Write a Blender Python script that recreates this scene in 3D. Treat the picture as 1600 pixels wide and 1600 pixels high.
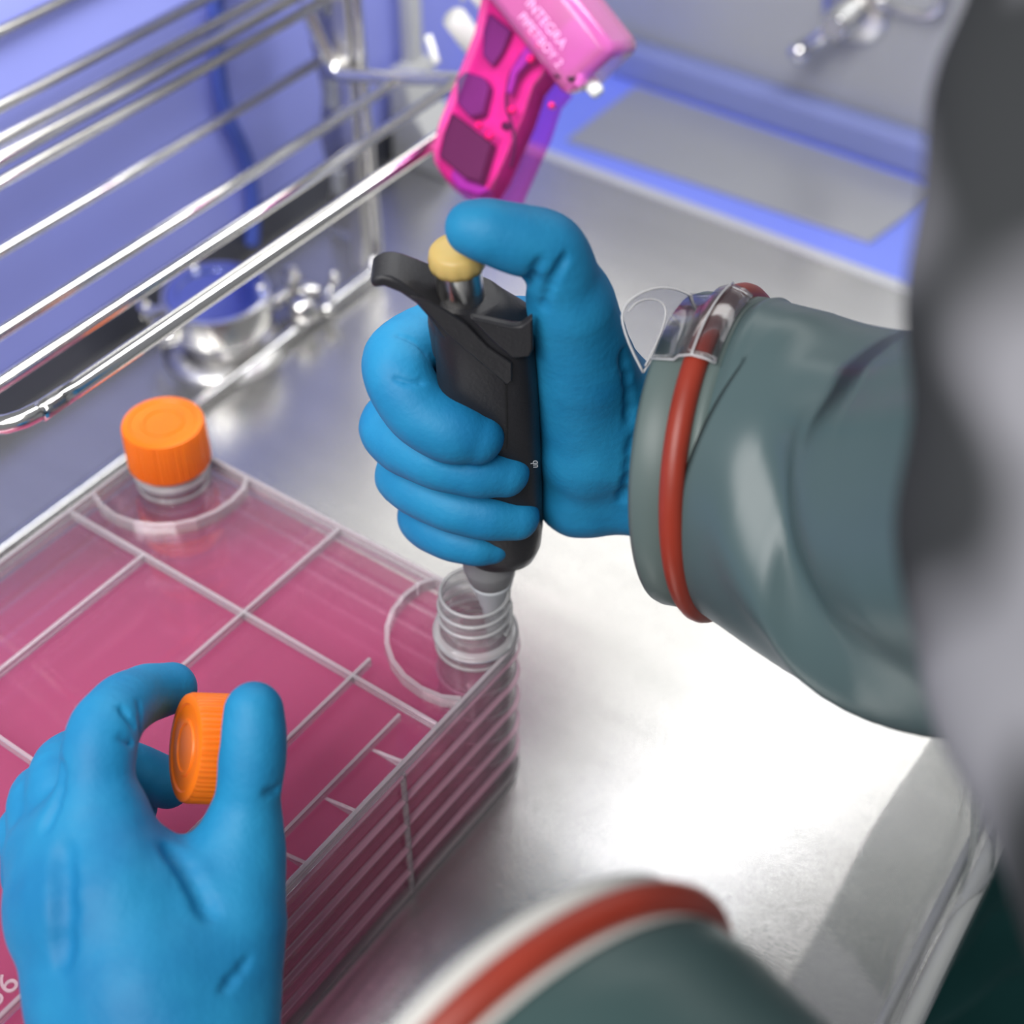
import bpy, bmesh, math, random
import numpy as np
from mathutils import Vector, Matrix
random.seed(4); np.random.seed(4)
S = bpy.context.scene
for o in list(bpy.data.objects): bpy.data.objects.remove(o)

# ------------------------------------------------------------------ camera
A_, B_, F_ = 2.33168299, -0.622927605, 2446.424
_rx = np.array([[1,0,0],[0,math.cos(A_),-math.sin(A_)],[0,math.sin(A_),math.cos(A_)]])
_rz = np.array([[math.cos(B_),-math.sin(B_),0],[math.sin(B_),math.cos(B_),0],[0,0,1]])
R = _rx @ _rz                      # world -> camera (x right, y down, z forward)
H = 0.62
CAM = np.array([0, 0, H])
cd = bpy.data.cameras.new('camera'); cam = bpy.data.objects.new('camera', cd)
S.collection.objects.link(cam); S.camera = cam
cd.sensor_width = 36; cd.lens = F_/1600*36; cd.clip_start = .02
m = Matrix.Identity(4)
for i in range(3):
    m[i][0] = R[0][i]; m[i][1] = -R[1][i]; m[i][2] = -R[2][i]; m[i][3] = CAM[i]
cam.matrix_world = m
cd.dof.use_dof = True; cd.dof.focus_distance = 0.615; cd.dof.aperture_fstop = 5.2

# ------------------------------------------------------------------ light, world, exposure
S.view_settings.view_transform = 'Standard'; S.view_settings.look = 'None'
S.view_settings.exposure = -0.38; S.view_settings.gamma = 1
S.view_settings.use_curve_mapping = False
S.cycles.use_denoising = True
S.cycles.max_bounces = 10; S.cycles.transparent_max_bounces = 256
S.cycles.transmission_bounces = 10; S.cycles.glossy_bounces = 5; S.cycles.diffuse_bounces = 4
S.cycles.caustics_reflective = False; S.cycles.caustics_refractive = False
S.cycles.sample_clamp_indirect = 4
wd = bpy.data.worlds.new('world'); S.world = wd; wd.use_nodes = True
bg = wd.node_tree.nodes['Background']; bg.inputs[0].default_value = (.86, .88, .95, 1); bg.inputs[1].default_value = .34
def area(name, loc, target, sx, sy, power, col=(1,1,1)):
    l = bpy.data.lights.new(name, 'AREA'); l.shape = 'RECTANGLE'; l.size = sx; l.size_y = sy; l.energy = power; l.color = col
    o = bpy.data.objects.new(name, l); S.collection.objects.link(o); o.location = loc
    o.rotation_euler = (Vector(target)-Vector(loc)).to_track_quat('-Z', 'Y').to_euler(); return o
k = area('ceiling_lamp', (-.95, 1.60, 1.2), (-.95, 1.60, 0), 2.4, .60, 17, (1, .985, .95))
k.rotation_euler = (0, 0, math.radians(9))
area('front_fill', (-.25, -.75, 1.35), (-.35, .45, 0), 1.2, .8, 36, (1, .98, .96))  # added unseen overhead fill, brightens the fronts of the hands

area('panel_fill', (-.40, .42, .50), (-.69, .50, .27), 1.1, .10, 6.0, (.94, .95, 1))  # unseen fill light, added to brighten the blue side panel

# ------------------------------------------------------------------ pixel -> world helpers (points on real planes / at real distances)
def ray(px, py): return R.T @ np.array([px-800, py-800, F_])
def atd(px, py, d): return CAM + ray(px, py)*(d/F_)
def atz(px, py, z=0.):
    r = ray(px, py); return CAM + r*((z-H)/r[2])
def cdir(x, y, z):
    v = R.T @ np.array([x, y, z], float); return v/np.linalg.norm(v)
def nrm(v): v = np.array(v, float); return v/np.linalg.norm(v)

# ------------------------------------------------------------------ materials
def hexc(r, g, b):
    f = lambda c: (c/255/12.92) if c/255 <= .04045 else ((c/255+.055)/1.055)**2.4
    return (f(r), f(g), f(b), 1)
def mat(name, col, rough=.5, metal=0, spec=.5, bump=0, bscale=200, noise=0, nscale=6, coat=0, sss=0, aniso=None, col2=None, stretch=(1,1,1)):
    M = bpy.data.materials.new(name); M.use_nodes = True
    nt = M.node_tree; b = nt.nodes['Principled BSDF']
    b.inputs['Base Color'].default_value = col; b.inputs['Roughness'].default_value = rough
    b.inputs['Metallic'].default_value = metal; b.inputs['Specular IOR Level'].default_value = spec
    b.inputs['Coat Weight'].default_value = coat
    if sss:
        b.inputs['Subsurface Weight'].default_value = sss; b.inputs['Subsurface Scale'].default_value = .004
    tc = nt.nodes.new('ShaderNodeTexCoord'); mp = nt.nodes.new('ShaderNodeMapping')
    nt.links.new(tc.outputs['Object'], mp.inputs[0]); mp.inputs['Scale'].default_value = stretch
    if noise or col2:
        n = nt.nodes.new('ShaderNodeTexNoise'); n.inputs['Scale'].default_value = nscale; n.inputs['Detail'].default_value = 4
        nt.links.new(mp.outputs[0], n.inputs['Vector'])
        r = nt.nodes.new('ShaderNodeValToRGB'); r.color_ramp.elements[0].position = .35; r.color_ramp.elements[1].position = .65
        c2 = col2 or tuple(max(0, c*(1-noise)) for c in col[:3])+(1,)
        r.color_ramp.elements[0].color = c2; r.color_ramp.elements[1].color = col
        nt.links.new(n.outputs[0], r.inputs[0]); nt.links.new(r.outputs[0], b.inputs['Base Color'])
    if bump:
        n2 = nt.nodes.new('ShaderNodeTexNoise'); n2.inputs['Scale'].default_value = bscale; n2.inputs['Detail'].default_value = 5
        nt.links.new(mp.outputs[0], n2.inputs['Vector'])
        bp = nt.nodes.new('ShaderNodeBump'); bp.inputs['Strength'].default_value = bump; bp.inputs['Distance'].default_value = .001
        nt.links.new(n2.outputs[0], bp.inputs['Height']); nt.links.new(bp.outputs[0], b.inputs['Normal'])
    return M
def clear(name, tint=(1,1,1,1), body=(.9,.9,.9,1), bodyfac=.05, rough=.04, ior=1.45, gloss=1.0, trans=False, bump=0, bscale=60, stretch=(1,1,1)):
    """thin clear plastic or liquid surface: tinted see-through + fresnel gloss + a little body colour"""
    M = bpy.data.materials.new(name); M.use_nodes = True; nt = M.node_tree; nt.nodes.clear()
    N = nt.nodes.new; L = nt.links.new
    out = N('ShaderNodeOutputMaterial'); t = N('ShaderNodeBsdfTransparent'); t.inputs[0].default_value = tint
    d = N('ShaderNodeBsdfTranslucent' if trans else 'ShaderNodeBsdfDiffuse'); d.inputs[0].default_value = body
    g = N('ShaderNodeBsdfGlossy'); g.inputs['Roughness'].default_value = rough
    m1 = N('ShaderNodeMixShader'); m1.inputs[0].default_value = bodyfac; L(t.outputs[0], m1.inputs[1]); L(d.outputs[0], m1.inputs[2])
    fr = N('ShaderNodeFresnel'); fr.inputs[0].default_value = ior
    mu = N('ShaderNodeMath'); mu.operation = 'MULTIPLY'; mu.inputs[1].default_value = gloss; L(fr.outputs[0], mu.inputs[0])
    m2 = N('ShaderNodeMixShader'); L(mu.outputs[0], m2.inputs[0]); L(m1.outputs[0], m2.inputs[1]); L(g.outputs[0], m2.inputs[2])
    L(m2.outputs[0], out.inputs[0])
    if bump:
        tc = N('ShaderNodeTexCoord'); mp = N('ShaderNodeMapping'); mp.inputs['Scale'].default_value = stretch
        n = N('ShaderNodeTexNoise'); n.inputs['Scale'].default_value = bscale
        L(tc.outputs['Object'], mp.inputs[0]); L(mp.outputs[0], n.inputs['Vector'])
        bp = N('ShaderNodeBump'); bp.inputs['Strength'].default_value = bump; bp.inputs['Distance'].default_value = .002
        L(n.outputs[0], bp.inputs['Height']); L(bp.outputs[0], g.inputs['Normal']); L(bp.outputs[0], fr.inputs['Normal'])
    return M
def realglass(name, col=(1,1,1,1), rough=0.0, ior=1.45):
    M = bpy.data.materials.new(name); M.use_nodes = True; nt = M.node_tree; nt.nodes.clear()
    o = nt.nodes.new('ShaderNodeOutputMaterial'); g = nt.nodes.new('ShaderNodeBsdfGlass')
    g.inputs['Color'].default_value = col; g.inputs['Roughness'].default_value = rough; g.inputs['IOR'].default_value = ior
    nt.links.new(g.outputs[0], o.inputs[0]); return M

M_steelfloor = mat('brushed_steel_floor', (.55,.545,.53,1), .23, .84, bump=.12, bscale=260, stretch=(1,6,1), noise=.06, nscale=9)
M_steel = mat('polished_steel', (.80,.79,.76,1), .16, 1, bump=.02)
M_steel2 = mat('satin_steel', (.66,.65,.63,1), .3, 1, bump=.05)
M_blue = mat('panel_blue_light', hexc(165,173,252), .4, 0, .5, noise=.12, nscale=3)  # the blue light on the side panel is put into its base colour
M_blue2 = mat('recess_blue_light', hexc(132,150,248), .35, noise=.1, nscale=4)  # blue glow of the recess, held in the base colour
M_blued = mat('deep_blue_rubber', hexc(128,138,190), .45, noise=.1)
M_cableshadow = mat('cable_shadow_blue', hexc(72,92,178), .5, noise=.1)  # shade colour for the tube that imitates a cable shadow
M_greyplate = mat('grey_satin_plate', (.44,.45,.46,1), .3, .4, noise=.08, nscale=4)
M_wall = mat('grey_steel_wall', (.47,.48,.48,1), .42, .45, bump=.06, noise=.06, nscale=5)
M_pale = mat('pale_grey_plastic', hexc(205,205,200), .5, noise=.05)
M_white = mat('white_plastic', hexc(238,240,236), .4, noise=.03)
M_lip = mat('pale_lip', hexc(205,206,210), .4, .3, noise=.05)
M_glove = mat('blue_nitrile', hexc(36,142,190), .58, 0, .35, bump=.22, bscale=420, col2=hexc(22,122,174), nscale=26, noise=.1)
M_sleeve = mat('grey_green_rubber', hexc(82,103,106), .36, 0, .5, bump=.05, bscale=90, noise=.1, nscale=10)
M_sleeve2 = mat('dark_green_rubber', hexc(60,84,84), .4, 0, .5, noise=.12, nscale=10)
M_cuff = mat('grey_cuff_rubber', hexc(98,114,112), .42, 0, .4, noise=.08, nscale=20)
M_red = mat('brick_red_rubber', hexc(158,54,36), .42, 0, .5, noise=.15, nscale=40, bump=.05)
M_orange = mat('orange_plastic', hexc(255,124,22), .4, 0, .4, sss=.2, noise=.03)
M_black = mat('black_plastic', hexc(38,38,42), .42, 0, .4, bump=.12, bscale=700, noise=.1, nscale=60)
M_blackgap = mat('black_gap', hexc(12,12,14), .6, noise=.1)
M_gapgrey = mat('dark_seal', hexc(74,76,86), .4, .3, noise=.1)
M_pinkcore = mat('pink_chassis', hexc(215,44,140), .5, noise=.35, nscale=45)
M_cream = mat('cream_button', hexc(206,178,108), .42, 0, .4, sss=.15, noise=.05)
M_grey = mat('grey_plastic', hexc(128,128,130), .45, noise=.05)
M_tip = mat('pale_grey_nose', hexc(196,200,204), .4, noise=.04)
M_scrub = mat('teal_cloth', hexc(34,86,84), .8, 0, .2, bump=.3, bscale=500, noise=.3, nscale=8)
M_greycloth = mat('grey_cloth', hexc(142,142,148), .85, 0, .1, col2=hexc(58,60,62), nscale=17, stretch=(1,1,.8), bump=.1)
M_skin = mat('undersleeve_dark', hexc(40,50,60), .8, noise=.1)
M_tray = clear('clear_tray', (.996,.988,.992,1), (1,.75,.85,1), .012, .05, 1.38, .35)
M_edge = clear('clear_edge', (.99,.965,.98,1), (1,.93,.96,1), .26, .10, 1.45, .8)
M_neck = clear('clear_neck', (.998,.998,.998,1), (1,1,1,1), .09, .03, 1.45, .6)
M_ringc = clear('clear_ring', (.99,.99,.99,1), (1,1,1,1), .28, .05, 1.5, .8)
M_rim = clear('pink_edge', (.99,.90,.94,1), (1,.62,.76,1), .30, .08, 1.45, .7)
M_med = clear('pink_medium', (.985,.865,.92,1), (1,.18,.46,1), .095, .08, 1.33, .6, bump=.18, bscale=22, stretch=(1,.25,1))
M_film = clear('clear_film', (.965,.97,.975,1), (.85,.9,.92,1), .015, .14, 1.35, .5, bump=.3, bscale=18)
M_tag = clear('clear_tag', (.965,.965,.98,1), (.9,.9,.98,1), .16, .08, 1.45, .8, trans=True)
M_wire = clear('clear_tag_edge', (.9,.9,.9,1), (.98,.98,1,1), .6, .05, 1.5, 1.2)
for e_, v_ in zip(M_greycloth.node_tree.nodes['Color Ramp'].color_ramp.elements, (.43,.56)): e_.position = v_
M_greycloth.node_tree.nodes['Noise Texture'].inputs['Detail'].default_value = .6
M_mag = clear('magenta_shell', (.99,.50,.88,1), (1,.12,.58,1), .04, .2, 1.4, .2)
M_maghead = clear('pink_head_shell', (.98,.42,.84,1), (.98,.22,.60,1), .4, .14, 1.45, 1.6)
M_dark = mat('dark_module', hexc(26,12,24), .5, noise=.1)
M_mauve = mat('mauve_module', hexc(74,36,92), .5, noise=.2, nscale=40)
M_hot = mat('hot_pink_component', hexc(255,20,120), .3, noise=.1)
M_purple = mat('purple_circuit', hexc(150,60,170), .45, noise=.3, nscale=50)
M_ink = mat('pale_print', hexc(236,170,216), .6, noise=.02)
M_inkw = mat('white_print', hexc(190,195,200), .6, noise=.02)

# ------------------------------------------------------------------ object helpers
def tag(o, label=None, cat=None, group=None, kind=None):
    if label: o['label'] = label
    if cat: o['category'] = cat
    if group: o['group'] = group
    if kind: o['kind'] = kind
    return o
def link(o, parent=None):
    S.collection.objects.link(o)
    if parent is not None:
        o.parent = parent
    return o
def thing(name, label, cat, loc=(0,0,0), group=None):
    o = bpy.data.objects.new(name, None); o.empty_display_size = .01; link(o); o.location = Vector([float(x) for x in loc])
    bpy.context.view_layer.update()
    return tag(o, label, cat, group)
def obj(name, verts, faces, material, parent=None, smooth=True, bevel=0, seg=2, autos=None):
    me = bpy.data.meshes.new(name)
    me.from_pydata([tuple(map(float, v)) for v in verts], [], [tuple(int(i) for i in f) for f in faces]); me.validate(); me.update()
    bm = bmesh.new(); bm.from_mesh(me); bmesh.ops.recalc_face_normals(bm, faces=bm.faces); bm.to_mesh(me); bm.free()
    if smooth:
        for p in me.polygons: p.use_smooth = True
        if autos is not None:
            try: me.set_sharp_from_angle(angle=math.radians(autos))
            except Exception: pass
    me.materials.append(material)
    o = bpy.data.objects.new(name, me); link(o, parent)
    if parent is not None:                                     # keep world placement: the thing's Empty sits at its base
        o.matrix_parent_inverse = parent.matrix_world.inverted() if not parent.parent else (parent.parent.matrix_world @ Matrix.Identity(4)).inverted() if False else Matrix.Translation(-world_loc(parent))
    if bevel:
        b = o.modifiers.new('bevel', 'BEVEL'); b.width = bevel; b.segments = seg; b.limit_method = 'ANGLE'; b.angle_limit = math.radians(35)
    return o
def world_loc(o):
    # every thing is an unrotated Empty; parts carry an inverse, so only Empties add an offset
    return o.location.copy() if o.type == 'EMPTY' else Vector((0,0,0))
def lathe(prof, n=48, c=(0,0,0), ax=(0,0,1), rad=None):
    """prof: list of (r, h) along axis ax from centre c; rad(theta, i) optional radius factor"""
    c = np.array(c, float); ax = nrm(ax)
    t = np.array([1,0,0]) if abs(ax[0]) < .9 else np.array([0,1,0])
    e1 = nrm(np.cross(ax, t)); e2 = np.cross(ax, e1)
    V = []; Fc = []
    for i, (r, h) in enumerate(prof):
        for k in range(n):
            th = 2*math.pi*k/n; rr = r*(rad(th, i) if rad else 1)
            V.append(c+ax*h+(e1*math.cos(th)+e2*math.sin(th))*rr)
    for i in range(len(prof)-1):
        for k in range(n):
            a = i*n+k; b = i*n+(k+1) % n; Fc.append((a, b, b+n, a+n))
    if prof[0][0] < 1e-6 or True:
        pass
    return V, Fc
def capped(prof, **kw):
    n = kw.get('n', 48); V, Fc = lathe(prof, **kw)
    Fc.append(tuple(range(n))[::-1]); Fc.append(tuple((len(prof)-1)*n+k for k in range(n)))
    return V, Fc
def tube(pts, r, n=10, closed=False, rs=None):
    P = [np.array(p, float) for p in pts]; N = len(P); V = []; Fc = []
    prev = None
    for i in range(N):
        if closed: t = nrm(P[(i+1) % N]-P[i-1])
        else: t = nrm(P[min(i+1, N-1)]-P[max(i-1, 0)])
        if prev is None:
            h = np.array([0,0,1]) if abs(t[2]) < .9 else np.array([1,0,0]); e1 = nrm(np.cross(t, h))
        else: e1 = nrm(prev-t*np.dot(prev, t))
        prev = e1; e2 = np.cross(t, e1); rr = rs[i] if rs else r
        for k in range(n):
            th = 2*math.pi*k/n; V.append(P[i]+(e1*math.cos(th)+e2*math.sin(th))*rr)
    m_ = N if closed else N-1
    for i in range(m_):
        for k in range(n):
            a = i*n+k; b = i*n+(k+1) % n; j = ((i+1) % N)*n
            Fc.append((a, b, j+(k+1) % n, j+k))
    if not closed:
        Fc.append(tuple(range(n))[::-1]); Fc.append(tuple((N-1)*n+k for k in range(n)))
    return V, Fc
def smoothpath(pts, it=3):
    P = [np.array(p, float) for p in pts]
    for _ in range(it):
        Q = [P[0]]
        for a, b in zip(P[:-1], P[1:]): Q += [a*.75+b*.25, a*.25+b*.75]
        Q.append(P[-1]); P = Q
    return P
def box(c, d, M3=None):
    c = np.array(c, float); M3 = np.eye(3) if M3 is None else M3   # rows = axes
    V = [c+sum(M3[k]*d[k]/2*s[k] for k in range(3)) for s in [(-1,-1,-1),(1,-1,-1),(1,1,-1),(-1,1,-1),(-1,-1,1),(1,-1,1),(1,1,1),(-1,1,1)]]
    return V, [(0,3,2,1),(4,5,6,7),(0,1,5,4),(1,2,6,5),(2,3,7,6),(3,0,4,7)]
def bounds(x0, x1, y0, y1, z0, z1): return box(((x0+x1)/2, (y0+y1)/2, (z0+z1)/2), (x1-x0, y1-y0, z1-z0))
def merge(*parts):
    V = []; Fc = []
    for v, f in parts:
        o = len(V); V += list(v); Fc += [tuple(i+o for i in q) for q in f]
    return V, Fc
def prism(poly3, d):
    """poly3: outline points; d: thickness vector"""
    n = len(poly3); d = np.array(d, float); V = [np.array(p)-d/2 for p in poly3]+[np.array(p)+d/2 for p in poly3]
    Fc = [tuple(range(n))[::-1], tuple(range(n, 2*n))]+[(i, (i+1) % n, n+(i+1) % n, n+i) for i in range(n)]
    return V, Fc
def loft(rings, cap=True):
    n = len(rings[0]); V = [p for r in rings for p in r]; Fc = []
    for i in range(len(rings)-1):
        for k in range(n):
            a = i*n+k; b = i*n+(k+1) % n; Fc.append((a, b, b+n, a+n))
    if cap: Fc.append(tuple(range(n))[::-1]); Fc.append(tuple((len(rings)-1)*n+k for k in range(n)))
    return V, Fc
def text(name, s, size, origin, X, Y, material, parent, depth=.0002):
    cu = bpy.data.curves.new(name, 'FONT'); cu.body = s; cu.size = size; cu.extrude = depth; cu.align_x = 'CENTER'; cu.align_y = 'CENTER'
    o = bpy.data.objects.new(name, cu); S.collection.objects.link(o)
    X = nrm(X); Z = nrm(np.cross(X, Y)); Y = np.cross(Z, X)
    mw = Matrix.Identity(4)
    for i in range(3): mw[i][0] = X[i]; mw[i][1] = Y[i]; mw[i][2] = Z[i]; mw[i][3] = float(origin[i])
    dg = bpy.context.evaluated_depsgraph_get(); me = bpy.data.meshes.new_from_object(o.evaluated_get(dg)); bpy.data.objects.remove(o)
    me.transform(mw); me.materials.clear(); me.materials.append(material)
    o = bpy.data.objects.new(name, me); link(o, parent); o.matrix_parent_inverse = Matrix.Translation(-world_loc(parent)); return o

# ------------------------------------------------------------------ SDF surface (one continuous skin for gloved hands)
def surface_nets(Fv, o, h):
    sx, sy, sz = Fv.shape; neg = Fv < 0
    corners = [(i, j, k) for i in (0,1) for j in (0,1) for k in (0,1)]
    cnt = np.zeros((sx-1, sy-1, sz-1)); acc = np.zeros((sx-1, sy-1, sz-1, 3))
    sl = lambda c: (slice(c[0], sx-1+c[0]), slice(c[1], sy-1+c[1]), slice(c[2], sz-1+c[2]))
    for a in corners:
        for ax in range(3):
            if a[ax] == 1: continue
            b = list(a); b[ax] = 1
            fa, fb = Fv[sl(a)], Fv[sl(b)]; x = neg[sl(a)] != neg[sl(b)]
            t = np.where(x, fa/(fa-fb+1e-20), 0); cnt += x
            for q in range(3): acc[..., q] += x*(a[q]+(t if q == ax else 0))
    act = cnt > 0; idx = -np.ones(act.shape, int); idx[act] = np.arange(act.sum())
    g = np.argwhere(act); V = o+(g+acc[act]/cnt[act][:, None])*h
    Fc = []
    for ax in range(3):
        u, v = [(1,2),(2,0),(0,1)][ax]
        d = np.zeros(3, int); d[ax] = 1
        A = neg[:-1] if ax == 0 else (neg[:, :-1] if ax == 1 else neg[:, :, :-1])
        B = neg[1:] if ax == 0 else (neg[:, 1:] if ax == 1 else neg[:, :, 1:])
        e = np.argwhere(A != B); e = e[(e[:, u] > 0) & (e[:, v] > 0) & (e[:, u] < Fv.shape[u]-1) & (e[:, v] < Fv.shape[v]-1)]
        flip = A[tuple(e.T)]
        def at(du, dv):
            q = e.copy(); q[:, u] += du; q[:, v] += dv; return idx[tuple(q.T)]
        q = np.stack([at(-1,-1), at(0,-1), at(0,0), at(-1,0)], 1)
        q[~flip] = q[~flip][:, ::-1]; Fc.append(q)
    return V, np.concatenate(Fc)
def sd_cone(P, a, b, ra, rb):
    ba = b-a; pa = P-a; t = np.clip((pa@ba)/(ba@ba), 0, 1)
    return np.linalg.norm(pa-t[..., None]*ba, axis=-1)-(ra+(rb-ra)*t)
def smin(a, b, k):
    h = np.clip(.5+.5*(b-a)/k, 0, 1); return b*(1-h)+a*h-k*h*(1-h)
def skin(groups, creases, h=.0012, kfin=.0022, kpalm=.010):
    """groups: [(k, [chain of (point, radius)], k_to_rest)]"""
    pts = np.array([p for g in groups for p, r in g[1]]); rm = max(r for g in groups for p, r in g[1])
    lo = pts.min(0)-rm-.004; hi = pts.max(0)+rm+.004; n = np.ceil((hi-lo)/h).astype(int)
    X = np.stack(np.meshgrid(*[lo[i]+h*np.arange(n[i]) for i in range(3)], indexing='ij'), -1).astype(np.float32)
    F = None
    for kin, ch, kout in groups:
        f = None
        if len(ch) > 4:                                   # finger: smooth curve through the joints
            P = [np.array(p) for p, r in ch]; Q = [P[0]*2-P[1]]+P+[P[-1]*2-P[-2]]; rr = [r for p, r in ch]; rr = [rr[0]]+rr+[rr[-1]]; ch = []
            for i in range(1, len(Q)-2):
                for u in (0, .2, .4, .6, .8):
                    a = .5*(2*Q[i]+(Q[i+1]-Q[i-1])*u+(2*Q[i-1]-5*Q[i]+4*Q[i+1]-Q[i+2])*u*u+(3*Q[i]-Q[i-1]-3*Q[i+1]+Q[i+2])*u**3)
                    ch.append((a, rr[i]+(rr[i+1]-rr[i])*(u*u*(3-2*u))))
            ch.append((Q[-2], rr[-2])); kin = .0004
        for (a, ra), (b, rb) in zip(ch[:-1], ch[1:]):
            d = sd_cone(X, np.array(a, np.float32), np.array(b, np.float32), ra, rb); f = d if f is None else smin(f, d, kin)
        F = f if F is None else smin(F, f, kout)
    def onskin(px, py):
        rr = ray(px, py)/F_
        for d in np.arange(.42, .75, .0004):
            ii = ((CAM+rr*d-lo)/h+.5).astype(int)
            if (ii >= 0).all() and (ii < n).all() and F[tuple(ii)] < 0: return CAM+rr*(d-.0002)
        return None
    for pts_, r, k in creases:
        pts_ = [p for p in (onskin(*q_) for q_ in pts_) if p is not None]
        if len(pts_) < 2: continue
        pts_ = smoothpath(pts_, 1)
        for a, b in zip(pts_[:-1], pts_[1:]):
            d = sd_cone(X, np.array(a, np.float32), np.array(b, np.float32), r, r*.7)
            if k > 0: F = -smin(-F, d, k)       # groove
            else: F = smin(F, d, -k)            # ridge
    # slight uneven stretch of the glove
    w = .00012*(np.sin(X[..., 0]*330+2*np.sin(X[..., 2]*160))*np.sin(X[..., 1]*290+1.5*np.sin(X[..., 0]*120)))
    F = (F+w).astype(np.float64)
    return surface_nets(F, lo, h)

# ================================================================== THE SETTING
VB = 1.020      # far wall
ra, rb = atz(1420, 1600, 0), atz(1566, 1300, 0)                 # the front edge rail runs through these two floor points
def rail(v): return float(ra[0]+(rb[0]-ra[0])*(v-ra[1])/(rb[1]-ra[1]))
print('rail', ra, rb)
floor_v = prism([np.array([x, y, -.015]) for x, y in ((-.684,-.35),(rail(-.35)+.004,-.35),(rail(.858)+.004,.858),(-.684,.858))], (0,0,.03))
tag(obj('floor', *floor_v, M_steelfloor, smooth=False), 'brushed stainless steel floor of the isolator chamber', kind='structure')
tag(obj('wall_left', *bounds(-.694, -.684, -.6, 1.02, -.03, .25), M_blue, smooth=False), 'blue-violet side panel behind the wire rack', kind='structure')
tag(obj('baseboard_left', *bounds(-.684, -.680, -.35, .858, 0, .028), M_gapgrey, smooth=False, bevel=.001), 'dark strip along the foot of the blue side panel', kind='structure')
tag(obj('wall_back', *bounds(-.694, .35, VB, VB+.012, -.03, .30), M_wall, smooth=False), 'grey steel wall behind the blue recess', kind='structure')
tag(obj('trim_1', *bounds(-.684, .02, .858, .868, -.02, .0015), M_lip, smooth=False, bevel=.002), 'pale raised lip along the far edge of the steel floor', kind='structure')
tag(obj('trim_2', *bounds(-.684, .02, .868, VB-.012, -.03, -.004), M_blue2, smooth=False), 'recess floor with blue light in its colour behind the pale lip', kind='structure')
tag(obj('trim_3', *bounds(-.684, .02, VB-.022, VB, -.004, .026), M_blued, smooth=False, bevel=.005), 'blue ledge along the foot of the grey wall', kind='structure')

# grey plate lying in the recess
g1, g2, g3 = atz(885, 215), atz(990, 135), atz(1360, 375)
pl = [(g1[0], g1[1]), (g2[0], .992), (-.325, .992), (g3[0], g3[1])]
o = obj('metal_plate', *prism([np.array([x, y, -.0025]) for x, y in pl], (0,0,.003)), M_greyplate, smooth=False, bevel=.0008)
tag(o, 'flat grey metal plate lying in the blue recess', 'plate')

# cable shadow on the blue panel, imitated by a dark tube
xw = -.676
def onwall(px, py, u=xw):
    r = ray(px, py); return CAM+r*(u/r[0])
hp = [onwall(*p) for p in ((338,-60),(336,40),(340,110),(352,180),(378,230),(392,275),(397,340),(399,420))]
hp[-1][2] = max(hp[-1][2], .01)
tag(obj('shadow_tube', *tube(smoothpath(hp), .0052, 12), M_cableshadow), 'dark blue tube standing in for a cable shadow on the blue side panel behind the rack', 'shadow_tube')

# valve on the grey wall
def onback(px, py, v=VB):
    r = ray(px, py); return CAM+r*(v/r[1])
vb = onback(1338, 14); t = thing('valve_handle', 'steel valve lever on the grey wall at the top of the picture', 'valve', vb)
nb = np.array([0,-1,0.])
obj('mounting_plate', *capped([(.026,-.002),(.026,.003),(.0235,.005)], n=32, c=vb, ax=nb), M_steel2, t, autos=40)
obj('hub', *capped([(.013,.004),(.013,.022),(.011,.026),(.011,.034),(.009,.037)], n=24, c=vb, ax=nb), M_steel, t, autos=40)
le = onback(1256, 76, VB-.03); ls = vb+nb*.03
obj('lever', *tube([ls, ls*.5+le*.5, le], .0058, 14), M_steel, t)
obj('knob', *capped([(.003,-.004),(.0075,-.001),(.0085,.004),(.0075,.009),(.003,.012)], n=20, c=le, ax=nrm(le-ls)), M_steel, t)
p0, p1, p2 = onback(1372, 8, VB-.018), onback(1462, 30, VB-.018), onback(1475, -20, VB-.018)
t = thing('wall_bracket', 'thin steel bent bracket on the grey wall right of the valve lever', 'bracket', p0)
obj('bar', *tube(smoothpath([onback(1372, 8, VB+.002), p0, p1, p2, onback(1480, -60, VB-.018)], 2), .0036, 10), M_steel2, t)
obj('foot', *capped([(.009,-.001),(.009,.004)], n=20, c=onback(1372, 8, VB), ax=nb), M_steel2, t)

# front edge: rail and clear film
tag(obj('trim_4', *tube([(rail(-.3),-.3,.004),(rail(.62),.62,.004)], .0044, 12), M_white), 'white round edge rail along the front of the steel floor', kind='structure')
tag(obj('trim_5', *tube([(rail(-.3)-.010,-.3,.002),(rail(.62)-.010,.62,.002)], .0024, 10), M_lip), 'thin second bead inside the white edge rail', kind='structure')

# ================================================================== WIRE RACK
V0 = .66
def rackv(u, px_, z):   # v where the rod at (u, z) meets image column px_
    lo, hi = -.5, 1.2
    for _ in range(50):
        mid = (lo+hi)/2; q = R@(np.array([u, mid, z])-CAM); x = 800+F_*q[0]/q[2]
        if x < px_: lo = mid
        else: hi = mid
    return mid
VL = rackv(-.465, 22, .188)
rack = thing('wire_rack', 'stainless wire rack with long parallel rods standing against the blue panel', 'rack', (-.6, .5, 0))
rods = [(-.624,.150,.0033),(-.559,.158,.0033),(-.512,.1725,.0034)]
for u, z, r in rods:
    obj('rod', *tube([(u, VL, z), (u, V0, z)], r, 12), M_steel, rack)
for u, z, r in [(-.668,.2355,.0034),(-.655,.205,.0036),(-.640,.1973,.0034),(-.6235,.1985,.0040),(-.6185,.190,.0034)]:
    obj('rod', *tube([(u, .05, z), (u, V0+.01, z)], r, 12), M_steel, rack)
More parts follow.
